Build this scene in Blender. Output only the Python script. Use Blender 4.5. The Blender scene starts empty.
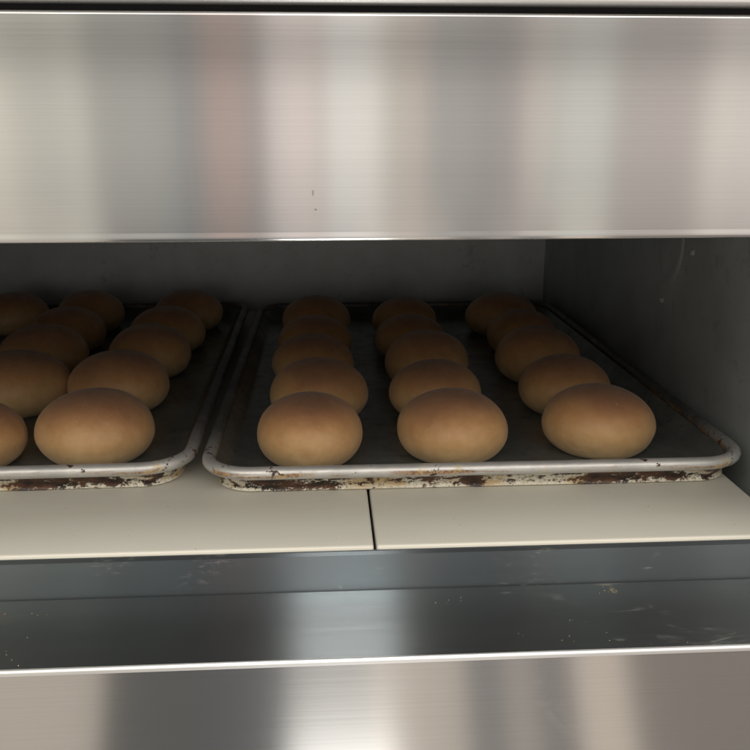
import bpy, bmesh, math, random
from mathutils import Vector, noise
random.seed(7)
R = math.radians
C = bpy.context.scene.collection
sc = bpy.context.scene

# ------------------------------------------------------------------ camera
PIT, YAW, ROLL = 0.27598, 0.05747, -0.00097
CAM = Vector((0.09265, -0.54694, 0.22046))
FPX = 857.0
cam_d = bpy.data.cameras.new('camera'); cam = bpy.data.objects.new('camera', cam_d); C.objects.link(cam)
cam.location = CAM
cam.rotation_mode = 'XYZ'
fw = Vector((math.sin(YAW)*math.cos(PIT), math.cos(YAW)*math.cos(PIT), -math.sin(PIT)))
rt = Vector((math.cos(YAW), -math.sin(YAW), 0)); up = rt.cross(fw)
r2 = rt*math.cos(ROLL)+up*math.sin(ROLL); u2 = up*math.cos(ROLL)-rt*math.sin(ROLL)
from mathutils import Matrix
cam.rotation_euler = Matrix((r2, u2, -fw)).transposed().to_euler()
cam_d.sensor_width = 36; cam_d.sensor_height = 36; cam_d.sensor_fit = 'HORIZONTAL'
cam_d.lens = 36*FPX/750
cam_d.clip_start = 0.01; cam_d.clip_end = 200
sc.camera = cam

# ------------------------------------------------------------------ view
sc.view_settings.view_transform = 'Standard'; sc.view_settings.look = 'None'
sc.view_settings.exposure = 0.0; sc.view_settings.gamma = 1

# ------------------------------------------------------------------ world: the unseen room, as colour bands shaped for the steel's reflections
def lin(c): 
    return tuple(((v/255)/12.92 if v/255 <= .04045 else ((v/255+.055)/1.055)**2.4) for v in c)
def azi(px, py):
    d = fw + r2*(px-375)/FPX + u2*(375-py)/FPX
    return math.asin(d.x/d.length)
A0, A1 = R(-60), R(60)
W = bpy.data.worlds.new('World'); sc.world = W; W.use_nodes = True
nt = W.node_tree; nt.nodes.clear(); N = nt.nodes.new; L = nt.links.new
def wmath(op, a, b=None, c=None, clamp=False):
    n = N('ShaderNodeMath'); n.operation = op; n.use_clamp = clamp
    for i, v in enumerate((a, b, c)):
        if v is None: continue
        if isinstance(v, (int, float)): n.inputs[i].default_value = v
        else: L(v, n.inputs[i])
    return n.outputs[0]
tc = N('ShaderNodeTexCoord'); sx = N('ShaderNodeSeparateXYZ'); L(tc.outputs['Generated'], sx.inputs[0])
az = wmath('ARCSINE', sx.outputs[0])      # bands keep a constant x component, so long grooves stay crisp
t = wmath('DIVIDE', wmath('SUBTRACT', az, A0), A1-A0)
el = wmath('ARCSINE', sx.outputs[2])
def wramp(stops, py, gain):
    n = N('ShaderNodeValToRGB'); n.color_ramp.interpolation = 'LINEAR'
    cr = n.color_ramp
    ps = sorted([((azi(px, py)-A0)/(A1-A0) if isinstance(px, (int, float)) else float(px[1:]), col) for px, col in stops], key=lambda s: s[0])
    def fill(cr, lst):
        while len(cr.elements) > 1: cr.elements.remove(cr.elements[0])
        for i, (p, col) in enumerate(lst):
            e = cr.elements[0] if i == 0 else cr.elements.new(p)
            e.position = p; k = lin(col); g_ = sum(k)/3; e.color = tuple((v*.80+g_*.20)*gain for v in k)+(1,)
    L(t, n.inputs[0])
    h = len(ps)//2
    fill(cr, ps[:h+1])
    n2 = N('ShaderNodeValToRGB'); n2.color_ramp.interpolation = 'LINEAR'; L(t, n2.inputs[0])
    fill(n2.color_ramp, ps[h:])
    m = N('ShaderNodeMixRGB'); L(wmath('GREATER_THAN', t, ps[h][0]), m.inputs[0]); L(n.outputs[0], m.inputs[1]); L(n2.outputs[0], m.inputs[2])
    return m.outputs[0]
GAIN = 1.5
high = wramp([('t0', (150,146,140)), (-20, (205,197,180)), (8, (205,197,180)), (16, (185,179,166)), (55, (183,178,165)), (68, (192,188,174)), (86, (190,186,172)), (94, (156,154,145)),
    (110, (158,155,147)), (150, (160,158,150)), (174, (152,151,145)), (181, (134,135,133)), (196, (136,135,132)), (206, (166,146,136)), (226, (174,148,138)), (246, (170,148,138)),
    (250, (148,138,132)), (263, (150,141,136)), (270, (208,196,190)), (292, (216,200,192)), (314, (216,198,188)), (318, (190,175,167)), (325, (196,184,176)), (329, (220,216,208)),
    (377, (224,216,207)), (383, (196,190,178)), (396, (186,178,165)), (412, (194,176,160)), (424, (186,174,164)), (432, (158,155,149)), (470, (158,154,148)), (480, (152,146,141)),
    (519, (156,147,142)), (524, (196,180,169)), (545, (190,184,174)), (562, (186,180,170)), (566, (194,193,183)), (606, (194,193,183)), (616, (172,164,155)), (660, (176,163,157)),
    (698, (174,163,156)), (706, (206,195,184)), (728, (216,204,192)), (734, (204,193,183)), (770, (208,198,190)), ('t1', (150,146,140))], 125, GAIN)
low = wramp([('t0', (120,112,104)), (-80, (176,164,150)), (98, (176,164,150)), (108, (80,79,76)), (200, (76,76,76)), (280, (84,84,86)), (292, (140,138,134)),
    (368, (150,146,140)), (376, (188,174,160)), (460, (180,168,154)), (474, (116,114,112)), (500, (120,117,114)), (512, (158,148,138)), (532, (154,144,136)),
    (546, (116,112,109)), (572, (120,115,111)), (584, (196,180,164)), (624, (194,178,162)), (638, (124,114,106)), (760, (120,110,102)), ('t1', (110,104,98))], 705, GAIN)
mr = N('ShaderNodeMapRange'); mr.interpolation_type = 'SMOOTHSTEP'
L(el, mr.inputs[0]); mr.inputs[1].default_value = R(-30); mr.inputs[2].default_value = R(-8)
mx = N('ShaderNodeMixRGB'); L(mr.outputs[0], mx.inputs[0]); L(low, mx.inputs[1]); L(high, mx.inputs[2])
# window column: unseen, set high and shaped to give the sill its streak
def band(v, a, b, s):
    m1 = N('ShaderNodeMapRange'); m1.interpolation_type = 'SMOOTHSTEP'; L(v, m1.inputs[0]); m1.inputs[1].default_value = a-s; m1.inputs[2].default_value = a+s
    m2 = N('ShaderNodeMapRange'); m2.interpolation_type = 'SMOOTHSTEP'; L(v, m2.inputs[0]); m2.inputs[1].default_value = b-s; m2.inputs[2].default_value = b+s
    return wmath('MULTIPLY', m1.outputs[0], wmath('SUBTRACT', 1, m2.outputs[0]))
win = wmath('MULTIPLY', band(az, azi(296, 620), azi(396, 620), R(.35)), band(el, R(56), R(84), R(4)))
floorspot = wmath('MULTIPLY', band(az, azi(290, 745), azi(395, 745), R(1.2)), band(el, R(-75), R(-41.5), R(2.5)))
# brightness by elevation, shaped to light the front buns and dim the rear
er = N('ShaderNodeValToRGB'); er.color_ramp.interpolation = 'LINEAR'
ev = N('ShaderNodeMapRange'); L(el, ev.inputs[0]); ev.inputs[1].default_value = R(-90); ev.inputs[2].default_value = R(90); L(ev.outputs[0], er.inputs[0])
EPROF = [(-90, .22), (-30, .22), (-12, .19), (-7.5, .195), (-4.5, .222), (4.8, .222), (7.5, .175), (10.5, .09), (17, .10), (22, .56), (34, 1.15), (48, .95), (58, .14), (90, .08)]      # x4.4
for i, (d_, g_) in enumerate(EPROF):
    e = er.color_ramp.elements[i] if i < 2 else er.color_ramp.elements.new(1)
    e.position = (d_+90)/180
    e.color = (g_, g_, g_, 1)
er_scale = 1.25
for e, (d_, g_) in zip(sorted(er.color_ramp.elements, key=lambda k: k.position), EPROF): e.color = (g_/er_scale, g_/er_scale, g_/er_scale, 1)
fac = wmath('MULTIPLY', er.outputs[0], 4.4*er_scale)
add1 = wmath('MULTIPLY', win, 34.0); add2 = wmath('MULTIPLY', floorspot, 4.0)
tot = wmath('ADD', add1, add2)
comb = N('ShaderNodeCombineXYZ')
for i, k in enumerate((1.0, .98, .94)): L(wmath('MULTIPLY', tot, k), comb.inputs[i])
vm = N('ShaderNodeVectorMath'); vm.operation = 'SCALE'; L(mx.outputs[0], vm.inputs[0]); L(fac, vm.inputs['Scale'])
va = N('ShaderNodeVectorMath'); va.operation = 'ADD'; L(vm.outputs[0], va.inputs[0]); L(comb.outputs[0], va.inputs[1])
bg = N('ShaderNodeBackground'); L(va.outputs[0], bg.inputs[0]); bg.inputs[1].default_value = 1.0
ow = N('ShaderNodeOutputWorld'); L(bg.outputs[0], ow.inputs[0])
W.cycles.sampling_method = 'MANUAL'; W.cycles.sample_map_resolution = 1024

# ------------------------------------------------------------------ materials
class M:
    def __init__(s, name):
        s.m = bpy.data.materials.new(name); s.m.use_nodes = True; s.t = s.m.node_tree
        s.p = s.t.nodes['Principled BSDF']; s.tc = s.n('ShaderNodeTexCoord')
    def n(s, k): return s.t.nodes.new(k)
    def l(s, a, b): s.t.links.new(a, b)
    def setv(s, sock, v):
        if isinstance(v, (int, float)): sock.default_value = v
        elif isinstance(v, tuple): sock.default_value = v if len(v) == 4 or len(sock.default_value) == 3 else v+(1,)
        else: s.l(v, sock)
    def inp(s, **k):
        for a, v in k.items(): s.setv(s.p.inputs[a.replace('_', ' ')], v)
        return s
    def vec(s, scale=(1,1,1), loc=(0,0,0), coord='Object'):
        m = s.n('ShaderNodeMapping'); m.inputs['Scale'].default_value = scale; m.inputs['Location'].default_value = loc
        s.l(s.tc.outputs[coord], m.inputs[0]); return m.outputs[0]
    def noise(s, scale, detail=4, rough=.55, vec=None, dist=0, col=False):
        n = s.n('ShaderNodeTexNoise'); n.inputs['Scale'].default_value = scale; n.inputs['Detail'].default_value = detail
        n.inputs['Roughness'].default_value = rough; n.inputs['Distortion'].default_value = dist
        s.l(vec if vec is not None else s.tc.outputs['Object'], n.inputs['Vector']); return n.outputs[1 if col else 0]
    def mr(s, v, a, b, c=0., d=1., smooth=False):
        n = s.n('ShaderNodeMapRange'); s.l(v, n.inputs[0])
        if smooth: n.interpolation_type = 'SMOOTHSTEP'
        for i, x in enumerate((a, b, c, d)): n.inputs[i+1].default_value = x
        return n.outputs[0]
    def mth(s, op, a, b=None):
        n = s.n('ShaderNodeMath'); n.operation = op; s.setv(n.inputs[0], a)
        if b is not None: s.setv(n.inputs[1], b)
        return n.outputs[0]
    def mix(s, f, a, b, mode='MIX'):
        n = s.n('ShaderNodeMixRGB'); n.blend_type = mode
        s.setv(n.inputs[0], f); s.setv(n.inputs[1], a); s.setv(n.inputs[2], b); return n.outputs[0]
    def sep(s, coord='Object'):
        n = s.n('ShaderNodeSeparateXYZ'); s.l(s.tc.outputs[coord], n.inputs[0]); return n.outputs
    def bump(s, h, strength, dist, prev=None):
        n = s.n('ShaderNodeBump'); n.inputs['Strength'].default_value = strength; n.inputs['Distance'].default_value = dist
        s.l(h, n.inputs['Height'])
        if prev is not None: s.l(prev, n.inputs['Normal'])
        s.l(n.outputs[0], s.p.inputs['Normal']); return n.outputs[0]
    def tangent(s, v):
        n = s.n('ShaderNodeCombineXYZ')
        for i in range(3): n.inputs[i].default_value = v[i]
        s.l(n.outputs[0], s.p.inputs['Tangent'])

def steel(name, base, rough, aniso, tan, grain=1.0, dirt=0.0, smudge=(.75,.72,.66), spots=(), scratch=0):
    m = M(name)
    v = m.vec((.25, 60, 60))
    g = m.noise(14, 5, .65, v)                      # long horizontal brush lines
    g2 = m.noise(40, 3, .6, m.vec((.3, 30, 30), (3, 1, 2)))
    cl = m.noise(6, 4, .5)
    col = m.mix(m.mr(g, .35, .65), tuple(b*(1-.03*grain) for b in base), tuple(min(1, b*(1+.02*grain)) for b in base))
    fine = m.noise(420, 3, .7, m.vec((.35, 1, 1)))
    col = m.mix(m.mr(m.mth('MULTIPLY', fine, m.mr(cl, .4, .7)), .38, .55, 0, .25*dirt), col, smudge)
    # anisotropic gloss: au = blur across the brushing, av = blur along the plane at right angles to it
    sm = m.noise(38, 5, .72, m.vec((.6, 1.6, 1), (2, 5, 3)), dist=.8)
    pt = m.noise(9, 2, .5, m.vec((1,1,1), (1, 8, 2)))
    smk = m.mth('MULTIPLY', m.mr(sm, .60, .72), m.mr(pt, .50, .60))
    col = m.mix(m.mth('MULTIPLY', smk, .38*dirt), col, smudge)
    extra = None
    for (x0, y0, z0, sx_, sy_, sz_, c_) in spots:      # single dried smears and nicks, each where it sits
        mp = m.n('ShaderNodeMapping'); mp.vector_type = 'TEXTURE'; mp.inputs['Location'].default_value = (x0, y0, z0); mp.inputs['Scale'].default_value = (sx_, sy_, sz_)
        m.l(m.tc.outputs['Object'], mp.inputs[0])
        ln = m.n('ShaderNodeVectorMath'); ln.operation = 'LENGTH'; m.l(mp.outputs[0], ln.inputs[0])
        d_ = m.mth('ADD', ln.outputs['Value'], m.mth('MULTIPLY', m.mth('SUBTRACT', m.noise(260, 4, .7, dist=.6), .5), 4.0))
        k_ = m.mr(d_, 1.3, .1, 0, .8)
        col = m.mix(k_, col, c_)
        extra = k_ if extra is None else m.mth('MAXIMUM', extra, k_)
    if scratch:
        mp = m.n('ShaderNodeMapping'); mp.inputs['Rotation'].default_value = (0, 0, .5); mp.inputs['Scale'].default_value = (1.2, 26, 1)
        m.l(m.tc.outputs['Object'], mp.inputs[0])
        sc1 = m.mr(m.noise(40, 2, .5, mp.outputs[0]), .735, .75)
        smk = m.mth('MAXIMUM', smk, m.mth('MULTIPLY', sc1, scratch))
    if extra is not None: smk = m.mth('MAXIMUM', smk, m.mth('MULTIPLY', extra, 1.1))
    au, av = aniso
    a_ = 1-math.sqrt(au/av); rr = math.sqrt(math.sqrt(au*av))
    gl = m.n('ShaderNodeBsdfAnisotropic'); gl.distribution = 'GGX'
    m.setv(gl.inputs['Color'], col)
    m.setv(gl.inputs['Roughness'], m.mr(m.mth('ADD', g2, m.mth('MULTIPLY', cl, .6)), .5, 1.1, rr*.93, rr*1.07))
    gl.inputs['Anisotropy'].default_value = a_
    tn = m.n('ShaderNodeCombineXYZ')
    for i in range(3): tn.inputs[i].default_value = tan[i]
    m.l(tn.outputs[0], gl.inputs['Tangent'])
    df = m.n('ShaderNodeBsdfDiffuse'); m.setv(df.inputs['Color'], m.mix(1., col, (.75,.75,.75), 'MULTIPLY'))
    ms = m.n('ShaderNodeMixShader'); ms.inputs[0].default_value = rough
    m.l(m.mth('ADD', m.mth('MULTIPLY', smk, .22*dirt), rough), ms.inputs[0])
    m.l(gl.outputs[0], ms.inputs[1]); m.l(df.outputs[0], ms.inputs[2])
    m.l(ms.outputs[0], m.t.nodes['Material Output'].inputs['Surface'])
    # faint handling dents and waviness
    bn = m.n('ShaderNodeBump'); bn.inputs['Strength'].default_value = .05*grain; bn.inputs['Distance'].default_value = .001
    m.l(m.noise(8, 1.5, .5), bn.inputs['Height']); m.l(bn.outputs[0], gl.inputs['Normal'])
    return m.m

m_canopy = steel('brushed_steel', (.70,.695,.685), .06, (.007,.032), (1,0,0), 1.0, .3, spots=[(.0873,-.15,.194,.0006,1,.0012,(.16,.14,.13)), (.0884,-.15,.1866,.0005,1,.0004,(.22,.19,.17))])
m_front = steel('brushed_steel_front', (.64,.635,.62), .04, (.009,.040), (1,0,0), .8, .35)
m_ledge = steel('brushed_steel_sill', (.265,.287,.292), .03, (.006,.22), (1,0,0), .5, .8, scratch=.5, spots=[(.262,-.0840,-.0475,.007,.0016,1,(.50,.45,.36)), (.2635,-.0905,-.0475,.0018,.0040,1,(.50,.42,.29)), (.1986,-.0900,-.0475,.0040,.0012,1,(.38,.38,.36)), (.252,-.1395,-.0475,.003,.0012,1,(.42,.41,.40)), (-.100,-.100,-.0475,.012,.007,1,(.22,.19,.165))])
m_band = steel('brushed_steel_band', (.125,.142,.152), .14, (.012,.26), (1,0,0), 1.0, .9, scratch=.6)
m_lip = steel('polished_edge', (.8,.8,.79), .05, (.10,.25), (1,0,0), .4, .3)

def chamber(name, base, spec):
    m = M(name)
    a = m.noise(9, 6, .6); b = m.noise(60, 5, .65, dist=.6); c = m.noise(300, 2, .5)
    col = m.mix(m.mr(a, .3, .7), tuple(x*.8 for x in base), tuple(x*1.2 for x in base))
    col = m.mix(m.mr(b, .58, .78, 0, .35), col, (.05,.047,.045))
    col = m.mix(m.mr(c, .70, .76, 0, .25), col, (.3,.29,.27))
    m.inp(Base_Color=col, Metallic=.35, Roughness=m.mr(a, .3, .7, .45, .62), Specular_IOR_Level=spec)
    m.bump(b, .12, .0006)
    return m.m
m_wall = chamber('aluminised_oven_wall', (.44,.475,.49), .5)
m_back = chamber('aluminised_back_wall', (.56,.59,.60), .5)
m_dark = M('dark_gap').inp(Base_Color=(.012,.012,.013), Roughness=.8).m

m_dim_lining = chamber('dim_chamber_lining', (.14,.14,.14), .3)  # unseen ceiling and left wall, darkened to cut bounce onto the buns
def stone():
    m = M('cream_stone')
    a = m.noise(3, 5, .6); b = m.noise(7, 4, .55, m.vec((.5, 5, 1))); s = m.noise(220, 2, .5); f = m.noise(900, 2, .5)
    col = m.mix(m.mr(a, .3, .7), (.50,.49,.43), (.55,.545,.49))
    col = m.mix(m.mr(b, .45, .75, 0, .35), col, (.46,.43,.35))
    col = m.mix(m.mr(s, .775, .79, 0, .8), col, (.06,.045,.03))
    col = m.mix(m.mr(f, .3, .7, 0, .12), col, (.35,.32,.27))
    z = m.sep()
    # lighter front arris
    col = m.mix(m.mth('MULTIPLY', m.mr(z[1], -.0735, -.0705, 1, 0), .55), col, (.72,.69,.60))
    m.inp(Base_Color=col, Roughness=.42, Specular_IOR_Level=.35)
    m.bump(f, .12, .0002, m.bump(a, .15, .001))
    return m.m
m_stone = stone()

def bunmat():
    m = M('baked_shaded_crust')
    z = m.sep()
    oi = m.n('ShaderNodeObjectInfo'); rnd = oi.outputs['Random']
    va = m.n('ShaderNodeVectorMath'); va.operation = 'ADD'; m.l(m.tc.outputs['Object'], va.inputs[0])
    cx = m.n('ShaderNodeCombineXYZ'); m.l(m.mth('MULTIPLY', rnd, 17.), cx.inputs[0]); m.l(m.mth('MULTIPLY', rnd, 5.), cx.inputs[1]); m.l(cx.outputs[0], va.inputs[1])
    v = va.outputs[0]
    big = m.noise(28, 3, .5, v); mid = m.noise(110, 4, .6, v); fine = m.noise(700, 3, .6, v)
    h = m.mth('ADD', z[2], m.mth('MULTIPLY', m.mth('SUBTRACT', big, .5), .022))
    cr = m.n('ShaderNodeValToRGB'); e = cr.color_ramp.elements
    m.l(m.mr(h, 0, .053), cr.inputs[0])
    e[0].position = .0; e[0].color = (.60,.46,.26,1)
    e[1].position = 1.; e[1].color = (.29,.150,.082,1)  # browner baked top, darkened further in colour for the shade above
    for p_, c_ in ((.14,(.70,.51,.27,1)), (.40,(.70,.45,.21,1)), (.62,(.58,.325,.14,1)), (.84,(.40,.205,.105,1))):
        k = cr.color_ramp.elements.new(p_); k.color = c_
    col = m.mix(m.mr(mid, .38, .66, 0, .55), cr.outputs[0], m.mix(1., cr.outputs[0], (.86,.76,.68), 'MULTIPLY'))
    col = m.mix(m.mr(rnd, 0, 1, 0, .3), col, m.mix(1., col, (.86,.78,.74), 'MULTIPLY'))
    col = m.mix(m.mr(m.noise(330, 2, .5, v), .70, .76, 0, .3), col, (.66,.50,.34))
    m.inp(Base_Color=col, Roughness=m.mr(mid, .3, .7, .42, .56), Specular_IOR_Level=.5)
    m.p.inputs['Sheen Weight'].default_value = .18; m.p.inputs['Sheen Roughness'].default_value = .5; m.p.inputs['Sheen Tint'].default_value = (1,.93,.85,1)
    m.p.inputs['Subsurface Weight'].default_value = .08; m.p.inputs['Subsurface Scale'].default_value = .004
    m.p.inputs['Subsurface Radius'].default_value = (1,.5,.25)
    wr = m.noise(46, 3, .6, v, dist=1.2)
    m.bump(fine, .25, .0003, m.bump(mid, .40, .0009, m.bump(wr, .4, .0022)))
    return m.m
m_bun = bunmat()

def trayin():
    m = M('seasoned_tray_metal')
    a = m.noise(14, 5, .6); b = m.noise(120, 4, .6)
    col = m.mix(m.mr(a, .35, .7), (.13,.143,.141), (.26,.275,.272))
    col = m.mix(m.mr(b, .62, .7, 0, .4), col, (.014,.012,.010))
    m.inp(Base_Color=col, Metallic=.6, Roughness=m.mr(b, .4, .6, .30, .42))
    m.bump(b, .06, .0004)
    return m.m
def traycrust():
    m = M('burnt_crusted_metal')
    a = m.noise(250, 7, .74, m.vec((.5, .7, .8)), dist=.1); b = m.noise(60, 5, .6, m.vec((.5,.7,1.2), (3,2,1)), dist=.3); c = m.noise(700, 3, .6)
    gap = m.noise(30, 3, .55, m.vec((1,1,.2), (5,1,2)))
    col = m.mix(m.mr(c, .35, .65), (.50,.47,.37), (.72,.69,.59))
    col = m.mix(m.mr(b, .52, .62, 0, .7), col, (.46,.31,.12))
    z = m.sep()
    th = m.mth('ADD', a, m.mth('MULTIPLY', m.mth('SUBTRACT', gap, .5), .75))
    th = m.mth('SUBTRACT', th, m.mr(z[2], -.018, -.0215, 0, .12))      # the foot of the wall is scraped clean
    th = m.mth('ADD', th, m.mth('MULTIPLY', m.mth('SUBTRACT', m.noise(620, 4, .7), .5), .38))
    k = m.mr(th, .470, .500)
    burnt = m.mix(m.mr(m.noise(110, 4, .6, m.vec((.6,1,1), (8,2,1))), .42, .6), (.020,.013,.011), (.10,.045,.024))
    col = m.mix(k, col, burnt)
    m.inp(Base_Color=col, Metallic=.0, Roughness=m.mr(k, 0, 1, .6, .36), Specular_IOR_Level=.4)
    m.bump(m.mth('ADD', k, m.mth('MULTIPLY', c, .4)), .5, .0005)
    return m.m
def trayrim():
    m = M('worn_shaded_rim_metal')
    z = m.sep()
    st = m.noise(120, 6, .68, m.vec((.10, .5, 1.2)), dist=.2); sp = m.noise(170, 5, .7, m.vec((.6,1,.8))); br = m.noise(26, 4, .6, m.vec((1,1,.4),(9,2,4)))
    f = m.noise(500, 2, .6)
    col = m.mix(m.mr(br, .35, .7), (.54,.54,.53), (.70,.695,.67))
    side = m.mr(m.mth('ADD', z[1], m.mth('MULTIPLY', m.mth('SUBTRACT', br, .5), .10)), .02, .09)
    col = m.mix(side, col, m.mix(m.mr(br, .35, .7), (.10,.10,.10), (.22,.22,.21)))  # rim past the front edge darkened in colour for the chamber's shade
    front = m.mr(z[1], .035, .012)
    # a baked-on stain line along the lower half of the roll, in runs
    runs = m.mr(m.noise(14, 3, .6, m.vec((1,.3,.1),(4,4,4))), .40, .52)
    ln = m.mth('MULTIPLY', m.mr(z[2], -.0030, -.0042), m.mr(z[2], -.0078, -.0064))
    line = m.mth('MULTIPLY', m.mth('MULTIPLY', ln, m.mr(st, .46, .54)), runs)
    col = m.mix(m.mth('MULTIPLY', line, .9), col, m.mix(m.mr(f, .4, .6), (.44,.27,.10), (.15,.065,.03)))
    # straw-coloured oil varnish patches
    oil = m.mth('MULTIPLY', m.mr(m.noise(22, 4, .65, m.vec((.7,1,.5),(2,7,1))), .55, .62, 0, .7), front)
    oil = m.mth('MULTIPLY', oil, m.mr(sp, .40, .50))
    col = m.mix(oil, col, m.mix(m.mr(f, .4, .65), (.66,.52,.25), (.50,.36,.15)))
    # dark chips that gather at the corners
    xx = m.mr(m.mth('ABSOLUTE', m.mth('SUBTRACT', z[0], .2)), .165, .195, 0, .12)
    chip = m.mr(m.mth('ADD', m.mth('ADD', sp, m.mth('MULTIPLY', m.mth('SUBTRACT', br, .5), .5)), m.mth('MULTIPLY', xx, m.mr(z[1], .10, .03))), .655, .68)
    col = m.mix(chip, col, m.mix(m.mr(f, .45, .6), (.035,.022,.018), (.12,.05,.03)))
    met = m.mth('MULTIPLY', m.mth('SUBTRACT', 1, m.mth('MAXIMUM', m.mth('MAXIMUM', chip, oil), line)), .60)
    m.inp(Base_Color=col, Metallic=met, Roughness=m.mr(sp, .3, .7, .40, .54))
    m.bump(m.mth('ADD', sp, m.mth('MULTIPLY', chip, -.2)), .22, .0006)
    return m.m
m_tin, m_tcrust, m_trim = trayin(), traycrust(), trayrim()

# ------------------------------------------------------------------ mesh helpers
def link(name, bm, mats, parent=None, smooth=False, loc=None):
    bmesh.ops.recalc_face_normals(bm, faces=bm.faces)
    me = bpy.data.meshes.new(name); bm.to_mesh(me); bm.free()
    for k in (mats if isinstance(mats, (list, tuple)) else [mats]): me.materials.append(k)
    if smooth: me.polygons.foreach_set('use_smooth', [True]*len(me.polygons))
    o = bpy.data.objects.new(name, me); C.objects.link(o)
    if parent: o.parent = parent
    if loc: o.location = loc
    return o
def tag(o, label=None, cat=None, group=None, kind=None):
    for k, v in (('label', label), ('category', cat), ('group', group), ('kind', kind)):
        if v: o[k] = v
    return o
def empty(name, loc=(0,0,0)):
    o = bpy.data.objects.new(name, None); C.objects.link(o); o.location = loc; o.empty_display_size = .05; return o
def box(bm, lo, hi, bev=0, seg=3):
    r = bmesh.ops.create_cube(bm, size=1)
    for v in r['verts']:
        v.co = Vector([(lo[i]+hi[i])/2 + v.co[i]*(hi[i]-lo[i]) for i in range(3)])
    if bev:
        es = list({e for v in r['verts'] for e in v.link_edges})
        bmesh.ops.bevel(bm, geom=es, offset=bev, segments=seg, affect='EDGES', profile=.5)
def extrude_x(bm, prof, x0, x1, nx=1):
    """closed profile (y,z) extruded along x"""
    rings = []
    for i in range(nx+1):
        x = x0+(x1-x0)*i/nx
        rings.append([bm.verts.new((x, y, z)) for y, z in prof])
    n = len(prof)
    for a, b in zip(rings, rings[1:]):
        for i in range(n): bm.faces.new((a[i], a[(i+1) % n], b[(i+1) % n], b[i]))
    bm.faces.new(rings[0]); bm.faces.new(rings[-1][::-1])
def smooth_by_angle(o, ang=35):
    me = o.data
    me.polygons.foreach_set('use_smooth', [True]*len(me.polygons))
    bm = bmesh.new(); bm.from_mesh(me)
    for e in bm.edges:
        if len(e.link_faces) == 2 and e.calc_face_angle(0) > R(ang): e.smooth = False
    bm.to_mesh(me); bm.free()
def arc(cy, cz, r, a0, a1, n):
    return [(cy+r*math.cos(R(a0+(a1-a0)*i/n)), cz+r*math.sin(R(a0+(a1-a0)*i/n))) for i in range(n+1)]

# ------------------------------------------------------------------ the oven
XL, XR, YB = -.425, .405, .66
DECK = -.0222
FX0, FX1 = -.62, .62
YF = -.150                      # front plane
ZS = -.047                      # sill height
oven = tag(empty('deck_oven', (0, 0, -.6)), 'open stainless steel deck oven chamber holding two trays of buns', 'oven')
def part(name, bm, mats, smooth=False, ang=None, label=None):
    o = link(name, bm, mats, oven, smooth); o.location = (0, 0, .6)
    if ang: smooth_by_angle(o, ang)
    if label: o['label'] = label
    return o
ZC = .1722                      # bottom of the hood panel
ZT = .2705
# hood panel with rolled lower hem
bm = bmesh.new()
prof = arc(YF+.0016, ZC+.0016, .0016, 180, 360, 8) + [(YF+.0032, ZC+.008), (YF+.030, ZC+.008), (YF+.030, ZT-.001)] + arc(YF+.0018, ZT-.0018, .0018, 90, 180, 5) 
prof += [(YF+.0000, ZC+.0046), (YF+.00006, ZC+.0043), (YF+.00006, ZC+.0038), (YF+.0000, ZC+.0035)]
extrude_x(bm, prof, FX0, FX1, 24)
part('hood_panel', bm, m_canopy, ang=30)
# upper panel above the dark seam
bm = bmesh.new()
prof = arc(YF-.004, ZT+.0045, .0015, 180, 270, 6) + [(YF+.030, ZT+.003), (YF+.030, .60), (YF-.0055, .60)]
extrude_x(bm, prof, FX0, FX1, 8)
part('upper_panel', bm, m_lip, ang=30)
bm = bmesh.new(); box(bm, (FX0+.01, YF+.006, ZT-.008), (FX1-.01, YF+.028, ZT+.008)); part('panel_seam', bm, m_dark)
# chamber
bm = bmesh.new(); box(bm, (XR, YF+.032, -.10), (XR+.012, YB+.012, .30)); wr = part('side_wall', bm, m_wall)
bm = bmesh.new(); box(bm, (XL-.012, YF+.032, -.10), (XL, YB+.012, .30)); part('side_wall', bm, m_dim_lining)  # unseen left wall, dark to cut bounce
bm = bmesh.new(); box(bm, (XL, YB, -.10), (XR, YB+.012, .30)); part('back_wall', bm, m_back)
bm = bmesh.new(); box(bm, (XL, YF+.032, .205), (XR, YB, .215)); part('unseen_chamber_ceiling', bm, m_dim_lining)
bm = bmesh.new(); box(bm, (XL, -.070, -.060), (XR, YB, -.0445)); part('chamber_floor', bm, m_dark)
# outer casing sides and front faces at each side of the mouth
for a, b in ((FX0, XL-.012), (XR+.012, FX1)):
    bm = bmesh.new(); box(bm, (a, YF+.034, -.60), (b, YF+.046, .60)); part('front_casing', bm, m_front)
bm = bmesh.new(); box(bm, (FX0, YB+.02, -.60), (FX1, YB+.03, .60)); part('rear_casing', bm, m_wall)
# steel band in front of the stones, and sill
bm = bmesh.new()
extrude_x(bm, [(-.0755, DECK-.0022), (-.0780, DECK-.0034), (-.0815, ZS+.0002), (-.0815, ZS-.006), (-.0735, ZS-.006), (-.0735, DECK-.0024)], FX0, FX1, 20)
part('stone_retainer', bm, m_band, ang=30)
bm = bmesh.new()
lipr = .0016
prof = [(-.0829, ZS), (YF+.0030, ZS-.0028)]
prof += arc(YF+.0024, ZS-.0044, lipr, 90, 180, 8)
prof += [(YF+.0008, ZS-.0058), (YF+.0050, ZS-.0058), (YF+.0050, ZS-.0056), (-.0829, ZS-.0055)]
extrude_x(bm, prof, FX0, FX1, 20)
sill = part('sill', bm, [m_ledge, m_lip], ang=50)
for p_ in sill.data.polygons:
    if p_.center.y < YF+.0032 and abs(p_.normal.x) < .5: p_.material_index = 1
bm = bmesh.new()
extrude_x(bm, [(YF+.0012, ZS-.0060), (YF+.0012, -.60), (YF+.03, -.60), (YF+.03, ZS-.0060)], FX0, FX1, 20)
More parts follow.
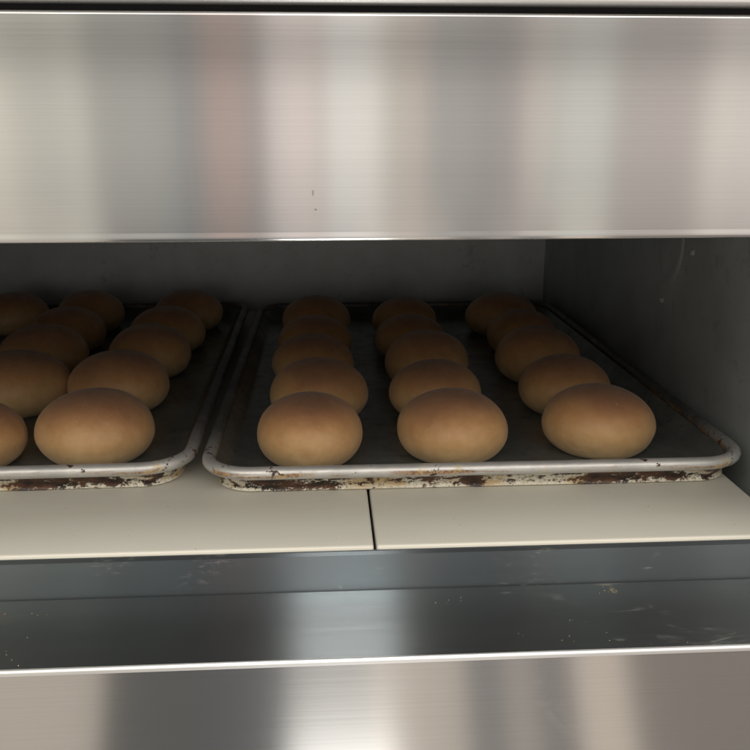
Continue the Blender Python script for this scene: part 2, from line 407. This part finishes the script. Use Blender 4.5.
part('front_panel', bm, m_front, ang=30)
# right wall details: two screws and an oval pressing
def screw(y, z):
    bm = bmesh.new()
    bmesh.ops.create_uvsphere(bm, u_segments=16, v_segments=10, radius=.0032)
    for v in bm.verts: v.co.x *= .45
    box(bm, (-.0019, -.0004, -.0026), (-.0011, .0004, .0026))
    o = link('screw', bm, m_wall, wr, True); o.location = (XR, y, z)
    return o

screw(.1668, .1221); screw(.2239, .0698)
bm = bmesh.new()                                    # shallow oval pressed boss with a raised edge
rg = []
for rad, dx in ((1.0, 0), (.93, -.0009), (.80, -.0011), (.70, -.0006), (0.02, -.0005)):
    rg.append([bm.verts.new((dx, .028*rad*math.cos(2*math.pi*i/48), .042*rad*math.sin(2*math.pi*i/48))) for i in range(48)])
for a, b in zip(rg, rg[1:]):
    for i in range(48): bm.faces.new((a[i], a[(i+1) % 48], b[(i+1) % 48], b[i]))
bm.faces.new(rg[-1])
link('oval_boss', bm, m_wall, wr, True).location = (XR, .214, .128)

# ------------------------------------------------------------------ baking stones
def slab(x0, x1, label):
    bm = bmesh.new(); box(bm, (x0, -.0735, DECK-.020), (x1, YB-.006, DECK), .0016, 3)
    o = link('baking_stone', bm, m_stone); smooth_by_angle(o, 40)
    tag(o, label, 'baking stone', 'cream baking stones of the oven deck')
slab(XL+.02, (.1191), 'cream stone slab left of the dark joint, under the left tray')
slab(.1209, .3835, 'cream stone slab right of the dark joint, ending beside the oven wall')

# ------------------------------------------------------------------ trays
def rrect(w, d, r, off, n=12):
    """rounded rectangle offset inwards by -off"""
    pts = []
    rr = max(r+off, .002)
    for cx, cy, a0 in ((w-r, r, -90), (w-r, d-r, 0), (r, d-r, 90), (r, r, 180)):
        for i in range(n+1):
            a = R(a0+90*i/n); pts.append((cx+rr*math.cos(a), cy+rr*math.sin(a)))
    # subdivide long edges
    out = []
    m = len(pts)
    for i in range(m):
        a, b = pts[i], pts[(i+1) % m]; out.append(a)
        dd = math.dist(a, b)
        if dd > .05:
            k = 24
            for j in range(1, k): out.append((a[0]+(b[0]-a[0])*j/k, a[1]+(b[1]-a[1])*j/k))
    return out
def sweep(prof, w, d, r, wob=0.0, closed=True):
    bm = bmesh.new(); rings = []
    for off, z in prof:
        ring = []
        for (x, y) in rrect(w, d, r, off):
            nz = noise.noise(Vector((x*9, y*9, 3.1)))*wob
            ring.append(bm.verts.new((x, y+noise.noise(Vector((x*6, y*6, 7.7)))*wob, z+nz)))
        rings.append(ring)
    k = len(rings[0]); P = len(rings)
    for i in range(P if closed else P-1):
        a, b = rings[i], rings[(i+1) % P]
        for j in range(k):
            f = bm.faces.new((a[j], a[(j+1) % k], b[(j+1) % k], b[j])); f.material_index = 0
    return bm, rings
def make_tray(label, loc, rot):
    root = tag(empty('baking_tray', loc), label, 'baking tray', 'baking trays side by side in the oven'); root.rotation_euler.z = rot
    w, d, r = .3945, .600, .038
    # pan: inner skin then outer skin
    inn = [(-.0235, -.0205), (-.0205, -.0202), (-.0170, -.0185), (-.0085, -.0060)]
    out = [(-.0055, -.0080), (-.0118, -.0175), (-.0122, -.0195), (-.0112, -.0208), (-.0125, -.0220), (-.0160, -.0221)]
    bm, rings = sweep(inn+out, w, d, r, .0003, closed=False)
    bm.faces.new(rings[0]); bm.faces.new(rings[-1][::-1])
    for ring, nxt, idx in [(rings[i], rings[i+1], 0 if i < 3 else 1) for i in range(len(rings)-1)]:
        s, q = set(ring), set(nxt)
        for v in ring:
            for f in v.link_faces:
                if any(u in q for u in f.verts) and any(u in s for u in f.verts) and len(f.verts) == 4: f.material_index = idx
    o = link('pan', bm, [m_tin, m_tcrust], root); smooth_by_angle(o, 50)
    # rolled rim
    ring = [(-.0048+.0048*math.cos(R(a)), -.0050+.0046*math.sin(R(a))) for a in range(0, 360, 24)]
    bm, rings = sweep(ring, w, d, r, .0003)
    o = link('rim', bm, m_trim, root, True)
    return root
make_tray('burnt metal tray with three columns of buns beside the right oven wall', (.0015, 0, 0), 0)
make_tray('tray of buns on the left, cut off by the edge of the photo', (-.3975, .0085, 0), R(.75))

# ------------------------------------------------------------------ buns
def bun_mesh(seed):
    bm = bmesh.new(); bmesh.ops.create_icosphere(bm, subdivisions=5, radius=1)
    rs = random.Random(seed); ofs = Vector((seed*3.7, seed*1.3, 0))
    ex, ey = .0430, .0418
    for v in bm.verts:
        n = v.co.normalized()
        el = math.asin(max(-1, min(1, n.z))); az = math.atan2(n.y, n.x)
        q = math.cos(el)
        if n.z < 0: q = q**.66                       # fuller below the waist
        else: q = q**.97
        x, y, z = q*math.cos(az)*ex, q*math.sin(az)*ey, n.z*(.0308 if n.z > 0 else .0245)
        w = noise.noise(n*1.1+ofs)*.016+noise.noise(n*3.1+ofs)*.007+noise.noise(n*9+ofs)*.0020
        x *= 1+w; y *= 1+w; z *= 1+w*.7
        fl = -.0195
        if z < fl: z = fl+(z-fl)*.12
        v.co = Vector((x, y, z-fl))
    me = bpy.data.meshes.new('bun'); bm.to_mesh(me); bm.free(); me.materials.append(m_bun)
    me.polygons.foreach_set('use_smooth', [True]*len(me.polygons))
    return me
meshes = [bun_mesh(s) for s in range(1, 9)]
ROW = ['front', 'second', 'third', 'fourth', 'rearmost']
def bun(x, y, wdt, col, row, tray, seed, hk=1.0, rot=None, label=None):
    rs = random.Random(seed)
    o = bpy.data.objects.new('bun', meshes[seed % 8]); C.objects.link(o)
    s = wdt/.086
    y -= (.007, .007, .005, .003, 0)[row]
    o.location = (x, y, -.0203)
    o.scale = (s, s*rs.uniform(.95, 1.05), s*hk*rs.uniform(.95, 1.0))
    o.rotation_euler = (0, 0, rs.uniform(0, 6.28) if rot is None else rot)
    rw = 'front' if row == 0 else ('rearmost' if row == 4 else ROW[row])
    if row == 0: lab = f'golden brown bun at the front of the {col} column on the {tray} tray'
    elif row == 4: lab = f'dim brown bun at the far end of the {col} column on the {tray} tray'
    else: lab = f'brown bun {rw} from the front in the {col} column on the {tray} tray'
    tag(o, label or lab, 'bun', f'baked buns on the {tray} tray')
    return o
right = {'left': [(.0784,.0816,.0860),(.0848,.1842,.0862),(.0785,.2870,.0838),(.0796,.3830,.0830),(.0800,.4860,.0850)],
         'middle': [(.1887,.0852,.0858),(.1878,.1852,.0840),(.1921,.2850,.0868),(.1855,.3880,.0800),(.1885,.4860,.0800)],
         'right': [(.3052,.0904,.0874),(.3057,.1909,.0840),(.3063,.2927,.0900),(.3135,.3950,.0830),(.3105,.4926,.0880)]}
left = {'right': [(-.0865,.0964,.0904),(-.0964,.2180,.0895),(-.0910,.3330,.0882),(-.0902,.4320,.0853),(-.0827,.5380,.0849)],
        'middle': [(-.1768,.0830,.0830),(-.1869,.2188,.0940),(-.2000,.3350,.0879),(-.2039,.4350,.0849),(-.2050,.5380,.0850)],
        'left': [(-.300,.5380,.0850)]}
sd = 0
for tray, cols in (('right', right), ('left', left)):
    for cname, lst in cols.items():
        for i, (x, y, w_) in enumerate(lst):
            sd += 1
            row = i if len(lst) == 5 else 4
            bun(x, y, w_, cname, row, tray, sd)

# ------------------------------------------------------------------ crumbs on the sill and stones
bm = bmesh.new(); rs = random.Random(3)
def crumb(x, y, z, s):
    r = bmesh.ops.create_icosphere(bm, subdivisions=1, radius=s)
    k = (rs.uniform(.6, 1.7), rs.uniform(.5, 1.2), rs.uniform(.25, .6))
    for v in r['verts']:
        v.co = Vector([v.co[i]*k[i]*rs.uniform(.7, 1.2) for i in range(3)])+Vector((x, y, z))
for (x, y, n, sp) in ((.258, -.092, 7, .006), (.165, -.095, 5, .006), (.215, -.135, 6, .012), (.235, -.120, 3, .006), (-.09, -.138, 6, .02), (-.085, -.100, 5, .012), (.27, -.14, 3, .02)):
    for _ in range(n):
        yy = max(-.1445, min(-.083, y+rs.gauss(0, sp*.5)))
        crumb(x+rs.gauss(0, sp), yy, ZS-.0025*(-.0818-yy)/.0637+.0001, rs.uniform(.0002, .00042))
for _ in range(14):
    crumb(rs.uniform(-.1, .36), rs.uniform(-.065, 0), DECK+.0001, rs.uniform(.0002, .0005))
m_crumb = M('bread_crumb').inp(Base_Color=(.40,.28,.15), Roughness=.7).m
tag(link('crumbs', bm, m_crumb), 'tiny pale bread crumbs scattered over the steel sill and stones', 'crumbs', None, 'stuff')
